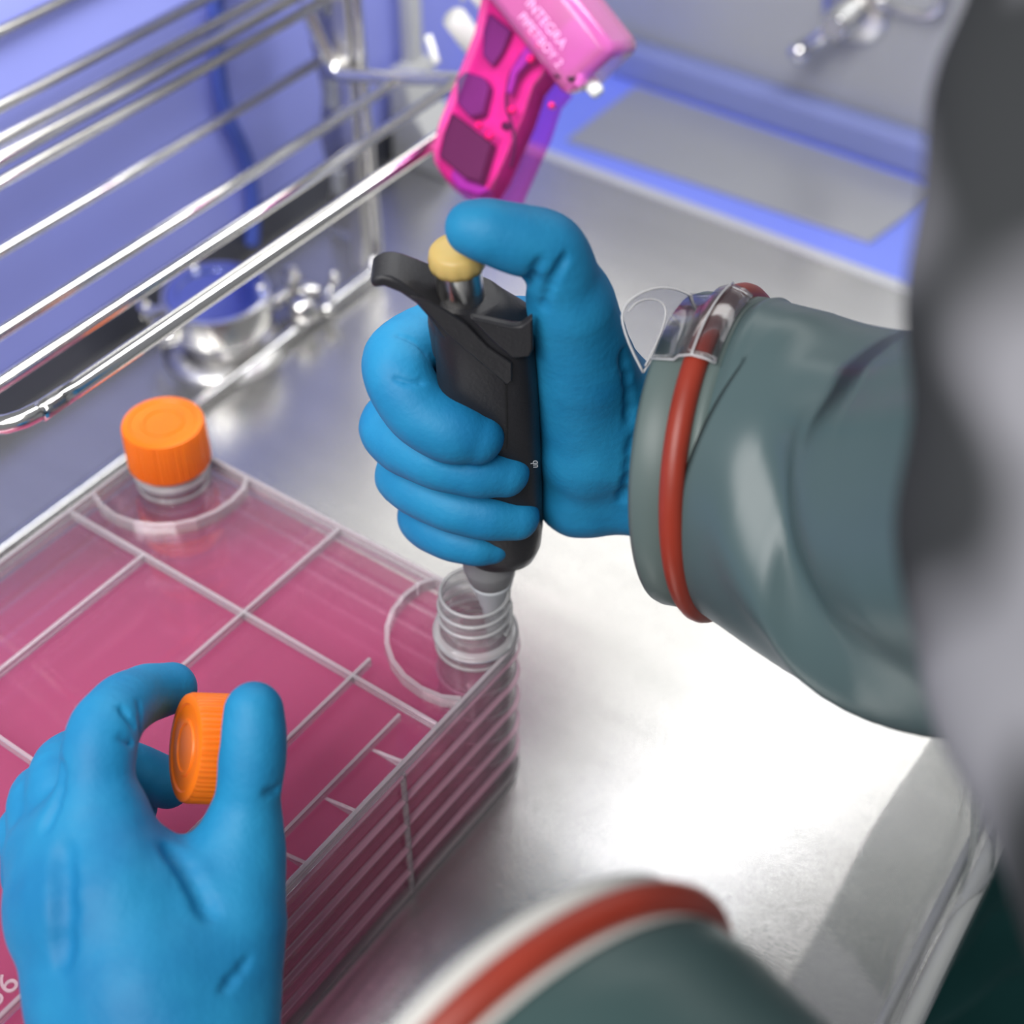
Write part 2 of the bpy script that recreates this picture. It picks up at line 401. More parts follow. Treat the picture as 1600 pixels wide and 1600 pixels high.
# front rod turning into the two end wires
fr = (-.465, .188)
def corner(v, s):
    return [(-.63, v, .187), (-.611, v, .149), (-.600, v, .1478), (-.502, v, .1766), (-.467, v, .1875), (-.465, v+s*(.045 if s > 0 else .026), .188)]
cr = smoothpath(corner(VL, 1)+[(-.465, .3, .188)], 2)[:-1] + smoothpath([(-.465, .3, .188)]+corner(V0, -1)[::-1], 2)
obj('front_rod', *tube(cr, .0044, 14), M_steel, rack)
# posts: base rod along the floor, bending up to the post
base = smoothpath([(-.59, .05, .0045), (-.59, .652, .0045), (-.592, .668, .012), (-.594, .6695, .034), (-.5965, .6695, .22), (-.5965, .6695, .42)], 1)
obj('base_rod', *tube(base, .0040, 12), M_steel, rack)
obj('post', *bounds(-.612, -.600, .664, .676, .0, .42), M_steel2, rack, smooth=False, bevel=.001)
# notched bracket strip behind the post
zz = []; n = 12
for i in range(n+1):
    z = .005+i*.415/n; zz.append((z, .0 if i % 2 else .006))
poly = [np.array([-.648, .69, .005])]+[np.array([-.648-(d if True else 0), .69, z]) for z, d in zz]+[np.array([-.614, .69, .42]), np.array([-.614, .69, .005])]
obj('slotted_upright', *prism(poly, (0,.004,0)), M_steel2, rack, smooth=False)
for i in range(6):
    z = .04+i*.065
    obj('slot_hook', *bounds(-.640, -.630, .680, .687, z, z+.018), M_greyplate, rack, smooth=False, bevel=.001)

# pale post behind the rack end, with feet
def onv(px, py, v):
    r = ray(px, py); return CAM+r*(v/r[1])
t = thing('support_post', 'pale plastic post with a flared foot behind the rack end', 'post', (-.66, .80, 0))
pt = onwall(640, 60, -.672); x0 = pt[0]; v8 = pt[1]
obj('shaft', *bounds(x0-.004, x0+.008, v8-.006, v8+.006, 0.03, .34), M_pale, t, smooth=False, bevel=.002)
obj('foot', *prism([np.array([x, v8-.004, z]) for x, z in ((x0-.005,0),(x0+.05,0),(x0+.045,.012),(x0+.018,.045),(x0+.010,.075),(x0-.004,.075))], (0,.035,0)), M_pale, t, smooth=False, bevel=.002)

# ================================================================== CLAMPED PORTS
def port(px, py, r, label, big=True):
    b = atz(px, py, 0.); c = np.array([b[0], b[1], 0.])
    t = thing('clamped_port', label, 'pipe port', c)
    s = r/.031
    obj('base_ring', *lathe([(r*.55,0),(r*1.12,0),(r*1.14,.003*s),(r*1.06,.006*s),(r*.72,.008*s),(r*.66,.020*s),(r*.9,.023*s),(r*.9,.026*s)], n=48, c=c), M_steel2, t, autos=50)
    obj('clamp_band', *lathe([(r*.93,.021*s),(r*1.0,.0215*s),(r*1.02,.024*s),(r*1.02,.038*s),(r*1.0,.0405*s),(r*.92,.041*s),(r*.90,.036*s)], n=48, c=c), M_steel, t, autos=50)
    obj('port_face', *capped([(r*.93,.034*s),(r*.93,.0395*s),(r*.90,.0415*s),(r*.70,.0415*s),(r*.68,.0405*s)], n=48, c=c), M_bluemirror, t, autos=40)
    d = nrm((-.35,-.93,0)); e = np.array([-d[1], d[0], 0])
    for sg in (-1, 1):
        q = c+d*(r*1.08)+e*sg*.006*s+np.array([0,0,.031*s])
        obj('clamp_lug', *box(q, (.014*s,.007*s,.016*s), np.array([d, e, (0,0,1.)])), M_steel, t, smooth=False, bevel=.001)
    q = c+d*(r*1.14)+np.array([0,0,.031*s])
    obj('bolt', *tube([q-e*.030*s, q+e*.014*s], .0026*s, 10), M_steel, t)
    w = q-e*.019*s
    obj('wing_nut', *merge(capped([(.005*s,-.004*s),(.005*s,.004*s)], n=12, c=w, ax=e),
        box(w+np.array([0,0,.008*s]), (.004*s,.003*s,.014*s), np.array([d, e, (0,0,1.)])),
        box(w-np.array([0,0,.008*s]), (.004*s,.003*s,.014*s), np.array([d, e, (0,0,1.)]))), M_steel, t, smooth=False, bevel=.0008)
    for a in (40, 160, 280):
        aa = math.radians(a); q = c+np.array([math.cos(aa), math.sin(aa), 0])*r*.84
        obj('screw', *capped([(.0028*s,.030*s),(.0028*s,.0435*s),(.0018*s,.0448*s)], n=12, c=q), M_steel, t)
    return t
M_bluemirror = mat('port_face_blue_sheen', (.42,.48,.86,1), .12, 1, bump=.02)  # reflected blue is put into the steel's base colour
port(350, 545, .034, 'round clamped steel port with a blue reflection painted into its face on the floor behind the rack rods')
b2 = atz(505, 500, 0.)
t = thing('loose_clamp', 'open steel pipe clamp with a threaded bolt right of the round port', 'clamp', b2)
def cl(px, py, z): return atz(px, py, z)
ring = [cl(470,480,.012)+np.array([.018*math.cos(a), .018*math.sin(a), 0]) for a in np.linspace(.3, 3.6, 16)]
obj('clamp_band', *tube(ring, .0048, 10), M_steel, t)
obj('bolt', *tube([cl(455,437,.022), cl(499,457,.022)], .0030, 10), M_steel, t)
obj('wing_nut', *merge(box(cl(455,437,.022), (.006,.006,.020)), capped([(.006,-.003),(.006,.003)], n=12, c=cl(459,438,.022), ax=(1,-.3,0))), M_steel, t, smooth=False, bevel=.001)
obj('hinge', *capped([(.007,-.009),(.009,-.004),(.009,.004),(.007,.009)], n=20, c=cl(473,483,.016), ax=nrm((.6,-.5,.2))), M_steel, t)
obj('lever', *tube(smoothpath([cl(500,492,.006), cl(508,470,.012), cl(520,445,.018), cl(523,425,.03)], 2), .0026, 10), M_steel, t)

# ================================================================== MULTI-LAYER FLASK
U0, U1, W0, W1, ZT = -.497, -.2685, .02, .3915, .097
N1 = np.array([-.4765, .3725, 0]); N2 = np.array([-.2885, .3735, 0])
flask = thing('culture_flask', 'wide clear multi-layer culture flask holding pink medium, one neck open and one capped', 'flask', ((U0+U1)/2, (W0+W1)/2, 0))
def outline(off=0., r=.018, n=9):
    """rounded-corner rectangle, corners at the necks rounded about their columns"""
    P = []
    for cx, cy, a0, rr in ((U1, W0, -90, .008), (U1, W1, 0, r), (U0, W1, 90, r), (U0, W0, 180, .008)):
        sx = -1 if cx == U1 else 1; sy = -1 if cy == W1 else 1
        ox, oy = cx+sx*rr, cy+sy*rr
        for i in range(n):
            a = math.radians(a0+90*i/(n-1)); P.append((ox+(rr+off)*math.cos(a), oy+(rr+off)*math.sin(a)))
    return P
def slab(z0, z1, off):
    P = outline(off); return prism([np.array([x, y, (z0+z1)/2]) for x, y in P], (0,0,z1-z0))
def wallring(z0, z1, off, th=.0012):
    A = outline(off); B = outline(off-th); n = len(A)
    V = [(x, y, z) for P in (A, B) for z in (z0, z1) for x, y in P]; Fc = []
    for i in range(n):
        j = (i+1) % n
        Fc += [(i, j, n+j, n+i), (2*n+j, 2*n+i, 3*n+i, 3*n+j), (n+i, n+j, 3*n+j, 3*n+i), (j, i, 2*n+i, 2*n+j)]
    return V, Fc
LP = .0176; NL = 5
for k in range(NL):
    z = .003+k*LP
    o = obj('tray', *merge(wallring(z, z+LP-.001, -.0015), slab(z, z+.001, -.002)), M_tray, flask, smooth=False)
    obj('tray_rim', *wallring(z+LP-.0026, z+LP-.0010, .0006, .0030), M_rim, o, smooth=False, bevel=.0004)
    P = outline(-.0042)
    obj('medium', *prism([np.array([x, y, z+.0083]) for x, y in P], (0,0,.0138)), M_med, o, smooth=False)
obj('foot_rim', *wallring(0, .0035, .0004, .004), M_edge, flask, smooth=False)
# lid, recessed plate and raised ribs
ZL = .003+NL*LP   # .091
obj('lid_plate', *slab(ZL, ZL+.0012, -.002), M_tray, flask, smooth=False)
obj('lid_rim', *wallring(ZL, ZT, 0, .0022), M_edge, flask, smooth=False, bevel=.0005)
def rib(a, b, w=.0020):
    a = np.array(a); b = np.array(b); d = nrm(b-a); e = np.array([-d[1], d[0]])
    P = [a+e*w/2, a-e*w/2, b-e*w/2, b+e*w/2]
    obj('rib', *prism([np.array([p[0], p[1], (ZL+ZT)/2+.0005]) for p in P], (0,0,ZT-ZL-.001)), M_edge, flask, smooth=False, bevel=.0005)
ur = [-.4450, -.3815, -.3170]; vr = [.322, .209, .096]
for v in vr: rib((U0+.002, v), (U1-.002, v))
for u in ur:
    vv = vr+[W1-.002]
    if u == -.3170: rib((u, .322), (u, .334))
    elif u == -.4450: pass
    else: rib((u, .322), (u, W1-.002))
    rib((u, .322), (u, W0+.003))
for N_, sgn in ((N2, 1), (N1, -1)):
    arc = []
    for i in range(15):
        a = math.radians(92+208*i/14) if sgn == 1 else math.radians(-118+208*i/14)
        arc.append((min(max(N_[0]+.0400*math.cos(a), U0+.002), U1-.002), min(N_[1]+.0400*math.sin(a), W1-.002)))
    A = [np.array([x, y]) for x, y in arc]; w = .0011
    ring_in = [N_[:2]+(p-N_[:2])*(1-w/.04) for p in A]; ring_out = [N_[:2]+(p-N_[:2])*(1+w/.04) for p in A]
    n = len(A); V = []; Fc = []
    for z in (ZL, ZT):
        V += [(p[0], p[1], z) for p in ring_in]+[(p[0], p[1], z) for p in ring_out]
    for i in range(n-1):
        Fc += [(i, i+1, n+i+1, n+i), (2*n+i, 3*n+i, 3*n+i+1, 2*n+i+1), (i, 2*n+i, 2*n+i+1, i+1), (n+i, n+i+1, 3*n+i+1, 3*n+i)]
    obj('arc_rib', V, Fc, M_edge, flask, smooth=False)
# small gussets along the near edge
obj('edge_channel', *bounds(U1-.0200, U1-.0185, W0+.003, .318, ZL, ZT-.002), M_edge, flask, smooth=False)
for i in range(10):
    v = .298-i*.0305
    obj('gusset', *prism([np.array([U1-.018, v, ZL+.001]), np.array([U1-.002, v, ZL+.001]), np.array([U1-.002, v, ZT-.0005])], (0,.0016,0)), M_edge, flask, smooth=False)
text('moulded_number', '36', .013, atz(2, 1548, ZL+.0016), (0,1,0), (-1,0,0), M_edge, flask, .0004)
# vertical seam marks on the near side
for v in (.2965, .135):
    obj('seam', *bounds(U1-.0016, U1+.0006, v-.0007, v+.0007, .002, ZL), M_edge, flask, smooth=False)
# necks: fill column through the layers, collar, threaded mouth
def neck(N_, name, ztop):
    nk = obj(name, *lathe([(.0178,.002),(.0178,.088),(.0178,.096),(.0162,.0985),(.0158,ztop-.001),(.0152,ztop),(.0144,ztop-.0006),(.0142,.100),(.0160,.094),(.0164,.004)], n=56, c=N_), M_neck, flask)
    obj('collar', *lathe([(.0165,.0955),(.0186,.0955),(.0193,.097),(.0193,.0988),(.0183,.1002),(.0160,.1002)], n=56, c=N_), M_ringc, nk)
    hel = []
    for i in range(90):
        a = i/90*2*math.pi*2.1; hel.append(N_+np.array([.0160*math.cos(a), .0160*math.sin(a), .1045+(ztop-.1085)*i/89]))
    obj('thread', *tube(hel, .0010, 6), M_ringc, nk)
    for k in range(NL):
        z = .003+(k+1)*LP
        tv = [N_+np.array([.0178*math.cos(a), .0178*math.sin(a), z]) for a in np.linspace(0, 2*math.pi, 40, endpoint=False)]
        obj('column_ring', *tube(tv, .0009, 6, closed=True), M_ringc, nk)
    rim = [N_+np.array([.0150*math.cos(a), .0150*math.sin(a), ztop]) for a in np.linspace(0, 2*math.pi, 48, endpoint=False)]
    obj('mouth_rim', *tube(rim, .0009, 8, closed=True), M_ringc, nk)
    return nk
neck(N1, 'neck', .122); neck(N2, 'neck', .1225)
def cap_mesh(c, ax, r=.0203, h=.0245):
    n = 240
    kn = lambda th, i: (1+.012*(1 if math.sin(th*60) > 0 else -1)) if 1 <= i <= 3 else 1
    prof = [(r*.86,.0),(r*.985,.0),(r*1.0,.001),(r*.985,h-.0022),(r*.965,h-.0006),(r*.90,h),(r*.80,h),(r*.77,h-.0007),(r*.52,h-.0007),(r*.50,h-.0001),(r*.44,h-.0001),(r*.42,h-.0007),(r*.02,h-.0007)]
    return capped(prof, n=n, c=c, ax=ax, rad=kn)
tag(obj('cap', *cap_mesh(N1+np.array([0,0,.1035]), (0,0,1)), M_orange, flask, autos=30), 'orange screw cap on the left neck')

# ================================================================== HELD CAP
CN = cdir(-.88*.993, -.88*.115, -.47)
cf = atd(287, 1168, .573)
held = obj('bottle_cap', *cap_mesh(cf-CN*.0215, CN, .0203, .0215), M_orange, autos=30)
tag(held, 'loose orange screw cap held between thumb and fingers of the left glove', 'cap')

# ================================================================== PIPETTE
T = atd(768, 905, .688); Bp = atd(712, 384, .556)
Zp = nrm(Bp-T); Lp = float(np.linalg.norm(Bp-T))
Xp = nrm(R[0]-Zp*np.dot(R[0], Zp)); Yp = np.cross(Zp, Xp)
print('pipette length', Lp, 'axis', Zp, 'T', T, 'B', Bp)
def pl_xz(px, py, y=0.):
    r = ray(px, py); q = T+Yp*y; t_ = np.dot(q-CAM, Yp)/np.dot(r, Yp); p = CAM+r*t_-T
    return float(np.dot(p, Xp)), float(np.dot(p, Zp))
def PW(x, y, z): return T+Xp*x+Yp*y+Zp*z
pip = thing('pipette', 'black pipette with a cream button, gripped by the right glove over the open neck', 'pipette', T)
rings = []
for (y, xl, xr, dd, ex) in [(868,742,828,.010,2.2),(862,732,838,.0125,2.4),(845,722,846,.0140,2.6),(815,706,849,.0148,3),(700,692,846,.0150,3.2),(600,684,842,.0150,3.2),(540,680,838,.0150,3),(508,676,834,.0148,3)]:
    a, z = pl_xz(xl, y); b, _ = pl_xz(xr, y); c_ = (a+b)/2; w = (b-a)/2
    r_ = []
    for i in range(40):
        th = 2*math.pi*i/40; cx, sy = math.cos(th), math.sin(th)
        r_.append(PW(c_+w*math.copysign(abs(cx)**(2/ex), cx), dd*math.copysign(abs(sy)**(2/ex), sy), z))
    rings.append(r_)
# sloping shoulder: the right side stays low, the left rises to the round housing
for (yl, yr, xl, xr, dd) in [(478,496,672,830,.0140),(462,478,672,800,.0128),(456,464,674,782,.0118)]:
    a, zl = pl_xz(xl, yl); b, zr = pl_xz(xr, yr); c_ = (a+b)/2; w = (b-a)/2; r_ = []
    for i in range(40):
        th = 2*math.pi*i/40; cx, sy = math.cos(th), math.sin(th)
        x = c_+w*math.copysign(abs(cx)**(2/2.5), cx); r_.append(PW(x, dd*math.copysign(abs(sy)**(2/2.5), sy), zl+(zr-zl)*(x-a)/(b-a)))
    rings.append(r_)
body = obj('body', *loft(rings), M_black, pip, autos=50)
def pprism(name, pts, th, m_, parent, y=0., bev=.0015, yc=None):
    P = []; yc = y if yc is None else yc
    for q in pts:
        x, z = pl_xz(*q, y); P.append(PW(x, yc, z))
    return obj(name, *prism(P, Yp*th), m_, parent, smooth=True, bevel=bev, seg=3, autos=30)
HK = [(577,441,0),(584,435,0),(596,432,.1),(610,434,.2),(624,441,.35),(648,457,.6),(673,476,.9),(700,502,1),(722,521,1),(740,556,1),(716,562,1),(692,532,1),(668,496,.9),(650,476,.65),(625,459,.35),(600,449,.1),(583,451,0)]
hf = []; hb_ = []
for x_, y_, t_ in HK:
    yf = -.0075-.0045*t_; x, z = pl_xz(x_, y_, yf); hf.append(PW(x, yf, z)); hb_.append(PW(x, .0065+.0060*t_, z))
nH = len(HK)
obj('finger_hook', hf+hb_, [tuple(range(nH))[::-1], tuple(range(nH, 2*nH))]+[(a, (a+1) % nH, nH+(a+1) % nH, nH+a) for a in range(nH)], M_black, pip, bevel=.0014, seg=3, autos=30)
# front relief: diagonal band, raised corner block and long seam
pprism('diagonal_band', [(640,462),(652,470),(700,523),(740,556),(792,600),(800,594),(800,566),(762,540),(728,505),(700,486),(672,470)], .0012, M_black, body, y=-.0152, bev=.0005)
pprism('corner_block', [(733,491),(800,506),(814,506),(832,492),(834,540),(828,553),(800,556),(770,530)], .004, M_black, body, y=-.0140, bev=.0010)
pprism('seam', [(789,600),(791.5,600),(793,700),(791,700)], .0006, M_blackgap, body, y=-.0150, bev=0)
text('side_print', 'ub', .0042, PW(pl_xz(833, 690, -.0125)[0], -.0128, pl_xz(833, 690)[1]), Zp, -Xp, M_inkw, body, .00005)
zt = Lp
obj('housing', *capped([(.0130,zt-.047),(.0134,zt-.034),(.0130,zt-.0305),(.0122,zt-.0295)], n=40, c=T, ax=Zp), M_black, pip, autos=40)
obj('shaft_well', *capped([(.0102,zt-.034),(.0102,zt-.0285),(.0098,zt-.028)], n=32, c=T, ax=Zp), M_blackgap, pip, autos=40)
obj('shaft', *capped([(.0086,zt-.032),(.0086,zt-.008)], n=40, c=T, ax=Zp), M_steel2, pip, autos=40)
sc = lambda th, i: 1+(.035*abs(math.cos(th*6)) if i in (1,2) else 0)
obj('push_button', *capped([(.0088,zt-.0092),(.0098,zt-.0085),(.0103,zt-.0060),(.0099,zt-.0022),(.0086,zt-.0006),(.0040,zt)], n=72, c=T, ax=Zp, rad=sc), M_cream, pip)
obj('nose_collar', *capped([(.0095,.018),(.0118,.012),(.0118,.010),(.0106,.004),(.0098,.0015)], n=40, c=T, ax=Zp), M_grey, pip, autos=40)
obj('nose_cone', *capped([(.0100,.0020),(.0094,-.001),(.0072,-.010),(.0056,-.018),(.0050,-.028),(.0047,-.060),(.0040,-.064)], n=36, c=T, ax=Zp), M_tip, pip)
obj('pipette_tip', *capped([(.0040,-.060),(.0036,-.075),(.0009,-.088)], n=20, c=T, ax=Zp), M_ringc, pip)

# ================================================================== PERSON (gloved hands, dark scrubs)
person = thing('person', 'person in blue gloves and teal scrubs holding the pipette and a loose cap', 'person', (.1, .3, -.3))
def pd(y): return .688+(.688-.556)*(y-905)/(905-384)
def q(px, py, off): return atd(px, py, pd(py)+off)
G = [
 (.006, [(q(893,480,-.004),.0140),(q(912,585,.002),.0185),(q(918,700,.002),.0195),(q(912,780,.000),.0130)], .014),   # thenar and heel
 (.006, [(q(905,600,.022),.0180),(q(900,690,.022),.0180),(q(893,770,.016),.0145)], .012),
 (.006, [(q(920,600,.012),.0210),(q(1010,683,.012),.0235),(q(1110,700,.0),.0240)], .012),
 (.006, [(q(905,772,.006),.0150),(q(1000,772,.004),.0165),(q(1110,765,-.008),.0170)], .012),
 # thumb
 (.004, [(q(739,357,-.006),.0098),(q(765,362,-.007),.0112),(q(812,375,-.006),.0124),(q(858,388,-.004),.0126),(q(876,430,-.004),.0138),(q(897,490,-.003),.0152),(q(912,560,.000),.0175)], .008),
 # index
 (.003, [(q(880,520,.030),0.0132),(q(720,512,.036),0.0130),(q(634,550,.012),0.0139),(q(622,585,-.006),0.0134),(q(655,640,-.020),0.0134),(q(700,668,-.0265),0.0136),(q(744,682,-.0275),0.0110)], .003),
 # middle
 (.003, [(q(880,610,.030),0.0130),(q(720,610,.040),0.0128),(q(620,655,.016),0.0130),(q(622,685,.000),0.0127),(q(680,715,-.019),0.0123),(q(740,730,-.0245),0.0121),(q(788,738,-.0240),0.0101)], .002),
 # ring
 (.003, [(q(880,700,.030),0.0123),(q(730,700,.040),0.0123),(q(640,735,.016),0.0127),(q(645,755,.000),0.0123),(q(700,785,-.017),0.0116),(q(755,800,-.0225),0.0114),(q(806,808,-.0215),0.0097)], .002),
 # little
 (.003, [(q(880,770,.024),0.0110),(q(750,780,.034),0.0110),(q(668,800,.014),0.0114),(q(672,820,.000),0.0110),(q(705,838,-.012),0.0103),(q(740,848,-.0170),0.0097),(q(768,853,-.0170),0.0077)], .002),
]
def s_(lst, off): return [q(x, y, off) for x, y in lst]
C = [ ([(802,462),(817,447),(835,425),(846,408)], .0012, .0024), ([(848,482),(856,455),(870,425),(884,402)], .0011, .0026), ([(790,441),(803,447),(817,446)], .0009, .002),
      ([(620,523),(640,530),(656,540),(668,556)], .0007, .0014), ([(618,592),(640,600),(660,598)], .0007, .0014),
      ([(972,555),(983,605),(984,655)], .0012, .004), ([(990,690),(986,740),(972,780)], .0012, .004) ]
V, Fc = skin(G, C)
o = obj('glove', V, Fc, M_glove, person); tag(o, 'blue nitrile glove of the right hand gripping the pipette')
# left hand
def w(px, py, d): return atd(px, py, d)
GL = [
 (.010, [(w(158,1290,.546),.0170),(w(185,1400,.535),.0185),(w(235,1540,.525),.0205),(w(255,1700,.515),.0220)], .012),
 (.010, [(w(118,1320,.552),.0180),(w(130,1420,.540),.0190),(w(180,1560,.530),.0200),(w(200,1700,.52),.0220)], .012),
 (.010, [(w(72,1335,.562),.0150),(w(90,1430,.550),.0160),(w(125,1560,.538),.0165),(w(150,1700,.53),.0180)], .012),
 (.010, [(w(372,1330,.553),.0140),(w(362,1430,.545),.0165),(w(325,1540,.535),.0190),(w(310,1700,.52),.0200)], .012),
 (.010, [(w(355,1500,.540),.0160),(w(360,1700,.525),.0160)], .012),
 (.010, [(w(230,1350,.556),.0125),(w(270,1400,.550),.0170),(w(310,1390,.552),.0140)], .012),
 (.010, [(w(260,1440,.540),.0185),(w(280,1600,.530),.0200)], .012),
 # thumb
 (.004, [(w(397,1112,.548),.0105),(w(397,1150,.548),.0114),(w(394,1190,.549),.0117),(w(388,1240,.551),.0112),(w(382,1290,.553),.0130),(w(374,1350,.553),.0150)], .008),
 # index
 (.004, [(w(160,1290,.548),.0145),(w(152,1215,.548),.0130),(w(160,1150,.552),.0128),(w(187,1108,.565),.0118),(w(225,1085,.585),.0110),(w(268,1075,.598),.0098)], .006),
 # middle
 (.004, [(w(110,1320,.560),.0145),(w(98,1230,.570),.0130),(w(115,1190,.590),.0120),(w(180,1195,.604),.0110),(w(240,1215,.608),.0100),(w(262,1225,.608),.0095)], .003),
 # ring
 (.004, [(w(75,1340,.566),.0130),(w(62,1258,.576),.0118),(w(85,1235,.600),.0108),(w(160,1250,.612),.0100),(w(210,1262,.612),.0090)], .003),
 # little
 (.004, [(w(52,1370,.570),.0115),(w(42,1300,.582),.0100),(w(75,1290,.602),.0092),(w(130,1300,.612),.0085)], .003),
]
CL = [ ([(217,1098),(220,1130),(218,1158)], .0008, .0016), ([(190,1108),(200,1124),(212,1136)], .0008, .0018), ([(188,1152),(204,1163),(220,1172)], .0007, .0018),
       ([(449,1220),(434,1234),(416,1240)], .0010, .0024), ([(350,1545),(388,1500),(455,1438)], .0011, .0024), ([(265,1325),(300,1372),(326,1425)], .0009, .006),
       ([(70,1292),(90,1250),(96,1195)], .0010, .004), ([(95,1330),(100,1400),(98,1500)], .0008, .008) ]
V, Fc = skin(GL, CL)
o = obj('glove', V, Fc, M_glove, person); tag(o, 'blue nitrile glove of the left hand pinching the orange cap')

# scrubs: a torso outside the front edge, draped teal cloth
def drape(origin, ex, ey, nx, ny, fn, th=.003):
    V = []; Fc = []
    for s in (0, 1):
        for i in range(nx+1):
            for j in range(ny+1):
                a, b = i/nx, j/ny; V.append(fn(a, b)-np.array([0,0,th])*s)
    M_ = (nx+1)*(ny+1)
    for i in range(nx):
        for j in range(ny):
            a = i*(ny+1)+j; Fc += [(a, a+1, a+ny+2, a+ny+1), (M_+a, M_+a+ny+1, M_+a+ny+2, M_+a+1)]
    for i in range(nx):
        a = i*(ny+1); Fc += [(a, a+ny+1, M_+a+ny+1, M_+a)]; a += ny; Fc += [(a, M_+a, M_+a+ny+1, a+ny+1)]
    for j in range(ny):
        Fc += [(j, M_+j, M_+j+1, j+1)]; a = nx*(ny+1)+j; Fc += [(a, a+1, M_+a+1, M_+a)]
    return V, Fc
def scrub(a, b):
    ang = -math.pi*.15+a*math.pi*1.3; rr = .19+.02*math.sin(b*4)
    f = .012*math.sin(b*26+2.5*math.sin(a*9)+a*7)+.008*math.sin(a*31+b*17)
    return np.array([.10-(rr+f)*math.sin(ang), .46+(rr*1.5+f)*math.cos(ang), -.50+b*.45])
o = obj('scrubs', *drape(None, None, None, 90, 60, scrub), M_scrub, person); tag(o, 'dark teal creased scrub cloth beyond the white edge rail')

# ================================================================== ISOLATOR SLEEVES
def frame(A, down):
    e1 = nrm(down-A*np.dot(down, A)); return e1, np.cross(A, e1)
def sleeve_thing(c0, A, down, path, rad, folds, label, m_band, m_sl, loc, ro=.0155):
    e1, e2 = frame(A, down)
    t = thing('isolator_sleeve', label, 'sleeve', loc)
    Rr = rad
    obj('cuff', *lathe([(Rr*.93,.004),(Rr*.955,.0),(Rr*.99,-.001),(Rr*1.0,.001),(Rr*1.0,ro-.0055),(Rr*.985,ro-.0045),(Rr*.985,ro+.0045),(Rr*.995,ro+.0055),(Rr*.995,ro+.008),(Rr*.93,ro+.010)], n=96, c=c0, ax=A), m_band, t)
    rg = [c0+A*ro+(e1*math.cos(a)+e2*math.sin(a))*(Rr*1.0) for a in np.linspace(0, 2*math.pi, 96, endpoint=False)]
    obj('o_ring', *tube(rg, .0045, 14, closed=True), M_red, t)
    P = smoothpath([c0+A*(ro+.0070), c0+A*(ro+.016)]+path, 3); n = 120; V = []; Fc = []
    L = np.cumsum([0]+[np.linalg.norm(b-a) for a, b in zip(P[:-1], P[1:])]); K = 70
    for i in range(K+1):
        s = L[-1]*i/K; j = min(np.searchsorted(L, s, 'right')-1, len(P)-2); f = (s-L[j])/(L[j+1]-L[j]); p = P[j]*(1-f)+P[j+1]*f
        tg = nrm(P[min(j+3, len(P)-1)]-P[max(j-2, 0)]) if s > .012 else A
        a1 = nrm(e1-tg*np.dot(e1, tg)); a2 = np.cross(tg, a1)
        for k in range(n):
            th = 2*math.pi*k/n; r = folds(th, s)*Rr; V.append(p+(a1*math.cos(th)+a2*math.sin(th))*r)
    for i in range(K):
        for k in range(n):
            a = i*n+k; b = i*n+(k+1) % n; Fc.append((a, b, b+n, a+n))
    o = obj('sleeve', V, Fc, m_sl, t); sm = o.modifiers.new('t', 'SOLIDIFY'); sm.thickness = .0016; sm.offset = -1
    return t, e1, e2
def ang(d): return (d+math.pi) % (2*math.pi)-math.pi
def folds1(th, s):
    # th=0 image-down side, near side is at th = +-90
    r = 1.0-.035*math.exp(-(s/.004)**2)
    g = lambda t0, s0, wt, ws: math.exp(-(ang(th-t0)/wt)**2-((s-s0)/ws)**2)
    nf = NEAR
    r += .09*(1-math.exp(-(s/.06)**2))
    r += .17*(1-math.exp(-(s/.055)**2))*max(0, math.cos(th))**1.5-.10*(1-math.exp(-(max(0,s-.08)/.04)**2))*max(0, math.cos(th))**1.5         # bag towards the bottom
    r -= .05*(1-math.exp(-(s/.04)**2))*max(0, -math.cos(th))        # flatter on top
    t = ang(th)*nf
    if t < -1.6: t += 2*math.pi
    tr = float(np.interp(s, [.03,.035,.055,.063,.078,.1,.16], [1.3,1.25,1.0,.68,.32,.12,.0])); w = min(1, max(0, (s-.022)/.03)); w = w*w*(3-2*w)
    e = lambda c, wd: math.exp(-((t-c)/wd)**2)
    r += w*(.06*e(tr-.16, .20)-.15*e(tr+.42, .32)*math.exp(-((s-.075)/.05)**2))
    r += w*.035*e(1.85, .15)+.05*e(2.5, .3)*math.exp(-((s-.014)/.012)**2)+.02*w*e(2.25, .12)
    return r
A1 = cdir(.895, .143, -.42); dn = cdir(-.158, .987, 0); _e1, _e2 = frame(A1, dn)
NEAR = 1 if np.dot(_e2, R[2]) < 0 else -1
c1 = atd(1078, 702, .602)
path1 = [atd(1190,722,.590), atd(1300,765,.572), atd(1440,800,.548), atd(1600,795,.515), atd(1780,780,.475)]
sl1, e1, e2 = sleeve_thing(c1, A1, dn, path1, .0605, folds1, 'grey rubber glove-port sleeve with a red ring round the right wrist', M_cuff, M_sleeve, c1)
